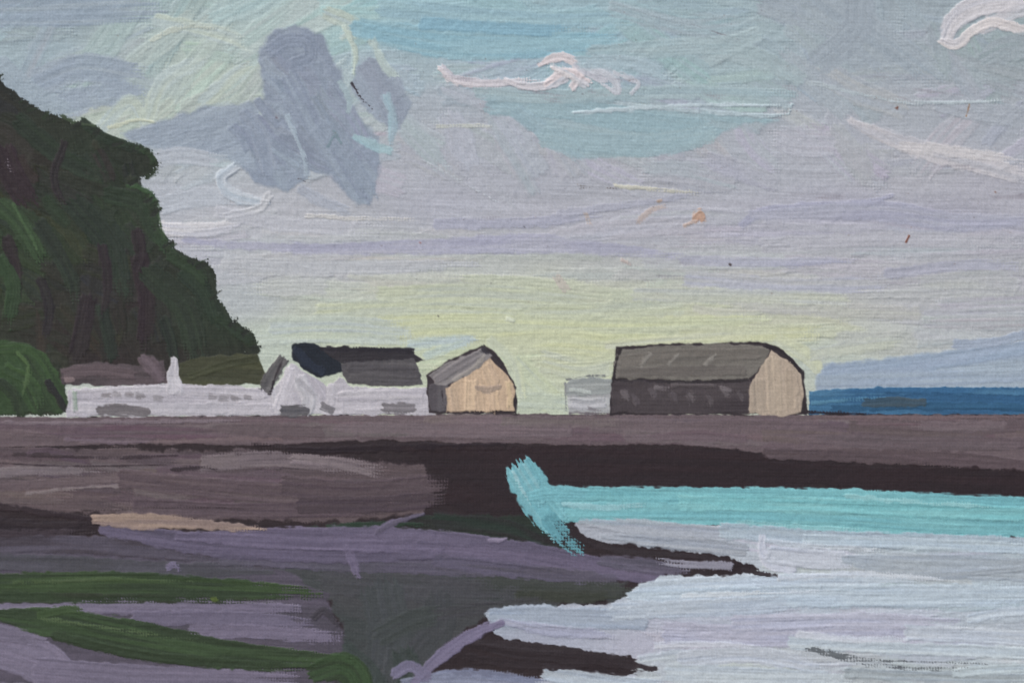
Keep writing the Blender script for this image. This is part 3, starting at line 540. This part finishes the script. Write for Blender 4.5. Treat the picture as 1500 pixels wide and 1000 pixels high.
for i in range(150):
    x=rng.uniform(600 if i%3 else 0,1500); y=rng.uniform(10,470)
    if x<400 and y>90: continue
    r=rng.uniform(1.0,2.2); a=rng.uniform(0,3.1); l=rng.uniform(.3,2.5)
    S([(x,y),(x+l*math.cos(a),y+l*math.sin(a)*.4)],r,(112,104,108),(136,116,106),dry=(.0,.2),h=.5,rag=.4,al=.55)
for i in range(26):
    x=rng.uniform(600,1460); y=rng.choice([rng.uniform(60,160),rng.uniform(240,420)]); l=rng.uniform(30,120); a=rng.normal(.15 if y>200 else .4,.2)
    stroke([(x,y),(x+l*.5,y+l*a*.2),(x+l,y+l*a*.3)],[3,rng.uniform(6,14),3],(140,134,142),None,SK,dry=(.6,.7),h=.1,al=.5,soft=3,edge=.1)
S([(1010,35),(1070,55),(1120,68)],2.2,(120,116,122),dry=(.38,.42),h=.2,al=.6); S([(1135,88),(1150,102),(1162,116)],2.2,(96,90,96),dry=(.3,.5),h=.2,al=.8)
print('painted',time.time()-T0, seedc[0])
# ------------------------------------------------ final relief
HT=0.56*HT+0.12*np.maximum(HT-1.5,0)
HT+=0.19*(weave-.5)+0.14*(vn(X/2.8,Y/2.8,5)-.5)+0.35*(vn(X/8,Y/7,10)-.5)+1.2*vn(X/170,Y/170,6)
C*=(1+0.05*(white-.5)+0.05*(vn(X/2.6,Y/2.6,8)-.5)+0.04*(weave-.5))[...,None]
C+=0.03*(weave-.5)[...,None]*np.clip(1-C.mean(2)*1.6,0.1,1)[...,None]
lum=C.mean(2,keepdims=True); C=lum+0.97*(C-lum)
C=np.clip(C,0.03,1)
LIN=np.where(C<=0.04045,C/12.92,((C+0.055)/1.055)**2.4).astype(F)
KC=np.array([1.02,1.0,0.97],F)
LIN=np.clip(LIN*KC,0,0.9)
PX=0.0002; ZC=1.35
VX=(X-750)*PX; VZ=ZC-(Y-500)*PX; VY=-(HT*PX)
# ------------------------------------------------ materials
def paint_mat(name,rough=.52):
    m=bpy.data.materials.new(name); m.use_nodes=True; n=m.node_tree.nodes; l=m.node_tree.links
    b=n['Principled BSDF']; at=n.new('ShaderNodeVertexColor'); at.layer_name='pigment'
    tc=n.new('ShaderNodeTexCoord'); nz=n.new('ShaderNodeTexNoise'); nz.inputs['Scale'].default_value=2500; nz.inputs['Detail'].default_value=3
    l.new(tc.outputs['Object'],nz.inputs['Vector'])
    bp=n.new('ShaderNodeBump'); bp.inputs['Strength'].default_value=.2; bp.inputs['Distance'].default_value=.00005
    l.new(nz.outputs['Fac'],bp.inputs['Height']); l.new(bp.outputs['Normal'],b.inputs['Normal'])
    n2=n.new('ShaderNodeTexNoise'); n2.inputs['Scale'].default_value=60; l.new(tc.outputs['Object'],n2.inputs['Vector'])
    mr=n.new('ShaderNodeMapRange'); mr.inputs['To Min'].default_value=rough-.12; mr.inputs['To Max'].default_value=rough+.12
    l.new(n2.outputs['Fac'],mr.inputs['Value']); l.new(mr.outputs['Result'],b.inputs['Roughness'])
    l.new(at.outputs['Color'],b.inputs['Base Color']); b.inputs['Specular IOR Level'].default_value=.27
    return m
def wood(name,c):
    m=bpy.data.materials.new(name); m.use_nodes=True; n=m.node_tree.nodes; l=m.node_tree.links; b=n['Principled BSDF']
    tc=n.new('ShaderNodeTexCoord'); mp=n.new('ShaderNodeMapping'); mp.inputs['Scale'].default_value=(60,60,4)
    nz=n.new('ShaderNodeTexNoise'); nz.inputs['Scale'].default_value=2; nz.inputs['Detail'].default_value=6; cr_=n.new('ShaderNodeValToRGB')
    cr_.color_ramp.elements[0].color=(c[0]*.5,c[1]*.5,c[2]*.5,1); cr_.color_ramp.elements[1].color=(*c,1)
    l.new(tc.outputs['Object'],mp.inputs['Vector']); l.new(mp.outputs['Vector'],nz.inputs['Vector']); l.new(nz.outputs['Fac'],cr_.inputs['Fac']); l.new(cr_.outputs['Color'],b.inputs['Base Color']); b.inputs['Roughness'].default_value=.6
    return m
scene=bpy.context.scene; col=scene.collection
flab=LB[:-1,:-1]; idx=np.arange(H*W,dtype=np.int32).reshape(H,W)
quads=np.stack([idx[:-1,:-1],idx[1:,:-1],idx[1:,1:],idx[:-1,1:]],-1)
vx=VX.ravel();vy=VY.ravel();vz=VZ.ravel();lin=LIN.reshape(-1,3)
tops={}
def mkmesh(name,lid,mat):
    q=quads[flab==lid].reshape(-1,4)
    if len(q)==0: return None
    u,inv=np.unique(q.ravel(),return_inverse=True)
    me=bpy.data.meshes.new(name)
    me.vertices.add(len(u)); me.vertices.foreach_set('co',np.stack([vx[u],vy[u],vz[u]],-1).ravel().astype(F))
    me.loops.add(len(inv)); me.loops.foreach_set('vertex_index',inv.astype(np.int32).ravel())
    me.polygons.add(len(q)); me.polygons.foreach_set('loop_start',np.arange(0,len(q)*4,4,dtype=np.int32))
    me.update(calc_edges=True); me.shade_smooth()
    ca=me.color_attributes.new('pigment','FLOAT_COLOR','POINT')
    ca.data.foreach_set('color',np.concatenate([lin[u],np.ones((len(u),1),F)],1).ravel().astype(F))
    me.materials.append(mat)
    return bpy.data.objects.new(name,me)
mats={}
for lid,n in enumerate(LABELS):
    top,_,part=n.partition('/'); base=top.split('#')[0]
    if base not in mats: mats[base]=paint_mat(base+'_oil_paint')
    ob=mkmesh(part if part else base,lid,mats[base])
    if ob is None: continue
    col.objects.link(ob)
    if part:
        if top not in tops:
            e=bpy.data.objects.new(base,None); e.empty_display_size=.01; col.objects.link(e); tops[top]=e
        ob.parent=tops[top]
print('meshed',time.time()-T0)
# ------------------------------------------------ stretched canvas body and easel
def box(name,c,s,mat,parent=None,rot=(0,0,0),bev=.001):
    bpy.ops.mesh.primitive_cube_add(size=1,location=c,rotation=rot); o=bpy.context.object; o.name=name; o.scale=s
    bpy.ops.object.transform_apply(location=False,rotation=False,scale=True)
    b=o.modifiers.new('b','BEVEL'); b.width=bev; b.segments=2
    o.data.materials.append(mat)
    if parent: o.parent=parent
    return o
wd=wood('pine_wood',(.42,.28,.16)); wd2=wood('beech_wood',(.36,.22,.12))
cl=wood('raw_linen',(.45,.40,.33))
hw=(750+M)*PX; hh=(500+M)*PX
sc=bpy.data.objects.new('stretched_canvas',None); col.objects.link(sc)
box('linen',(0,.0095,ZC),(2*hw+.002,.018,2*hh+.002),cl,sc)
box('stretcher_cross_bar',(0,.0225,ZC),(.03,.008,2*hh),wd,sc)
ea=bpy.data.objects.new('easel',None); col.objects.link(ea)
zb=ZC-hh-.0015
box('shelf',(0,.012,zb-.011),(.5,.06,.02),wd2,ea,bev=.003)
box('mast',(0,.046,.92),(.04,.03,1.8),wd2,ea,bev=.003)
box('leg_1',(-.22,.08,.66),(.035,.025,1.36),wd2,ea,(0,math.radians(14),0),.003)
box('leg_2',(.22,.08,.66),(.035,.025,1.36),wd2,ea,(0,math.radians(-14),0),.003)
box('leg_3',(0,.36,.66),(.035,.025,1.42),wd2,ea,(math.radians(22),0,0),.003)
box('clamp',(0,.022,ZC+hh+.016),(.05,.04,.028),wd2,ea,bev=.003)
bpy.ops.mesh.primitive_plane_add(size=400,location=(0,0,0)); gr=bpy.context.object; gr.name='ground'
m=bpy.data.materials.new('paving'); m.use_nodes=True; n=m.node_tree.nodes; l=m.node_tree.links
nz=n.new('ShaderNodeTexNoise'); nz.inputs['Scale'].default_value=900; nz.inputs['Detail'].default_value=8; r=n.new('ShaderNodeValToRGB')
r.color_ramp.elements[0].color=(.16,.15,.14,1); r.color_ramp.elements[1].color=(.34,.32,.30,1)
l.new(nz.outputs['Fac'],r.inputs['Fac']); l.new(r.outputs['Color'],n['Principled BSDF'].inputs['Base Color']); n['Principled BSDF'].inputs['Roughness'].default_value=.9
gr.data.materials.append(m)
# ------------------------------------------------ light
el=math.radians(50); az=math.radians(-55)
from mathutils import Vector
d=Vector((math.sin(az)*math.cos(el),-math.cos(az)*math.cos(el),math.sin(el)))
sl=bpy.data.lights.new('sun','SUN'); sl.energy=3.7; sl.angle=math.radians(12); sl.color=(1,.94,.87)
so=bpy.data.objects.new('sun',sl); so.rotation_euler=d.to_track_quat('Z','Y').to_euler(); so.location=d*5; col.objects.link(so)
w=bpy.data.worlds.new('World'); scene.world=w; w.use_nodes=True; nt=w.node_tree
sk=nt.nodes.new('ShaderNodeTexSky'); sk.sky_type='NISHITA'; sk.sun_disc=False; sk.sun_elevation=el; sk.sun_rotation=math.atan2(d.x,d.y)
nt.links.new(sk.outputs['Color'],nt.nodes['Background'].inputs['Color']); nt.nodes['Background'].inputs['Strength'].default_value=.14
scene.view_settings.view_transform='Standard'; scene.view_settings.look='None'; scene.view_settings.exposure=0
cam=bpy.data.cameras.new('camera'); co=bpy.data.objects.new('camera',cam); col.objects.link(co)
cam.lens=85; cam.sensor_width=36; cam.clip_start=.01; cam.clip_end=1000
co.location=(0,-.3*85/36,ZC); co.rotation_euler=(math.radians(90),0,0); scene.camera=co
print('done',time.time()-T0)
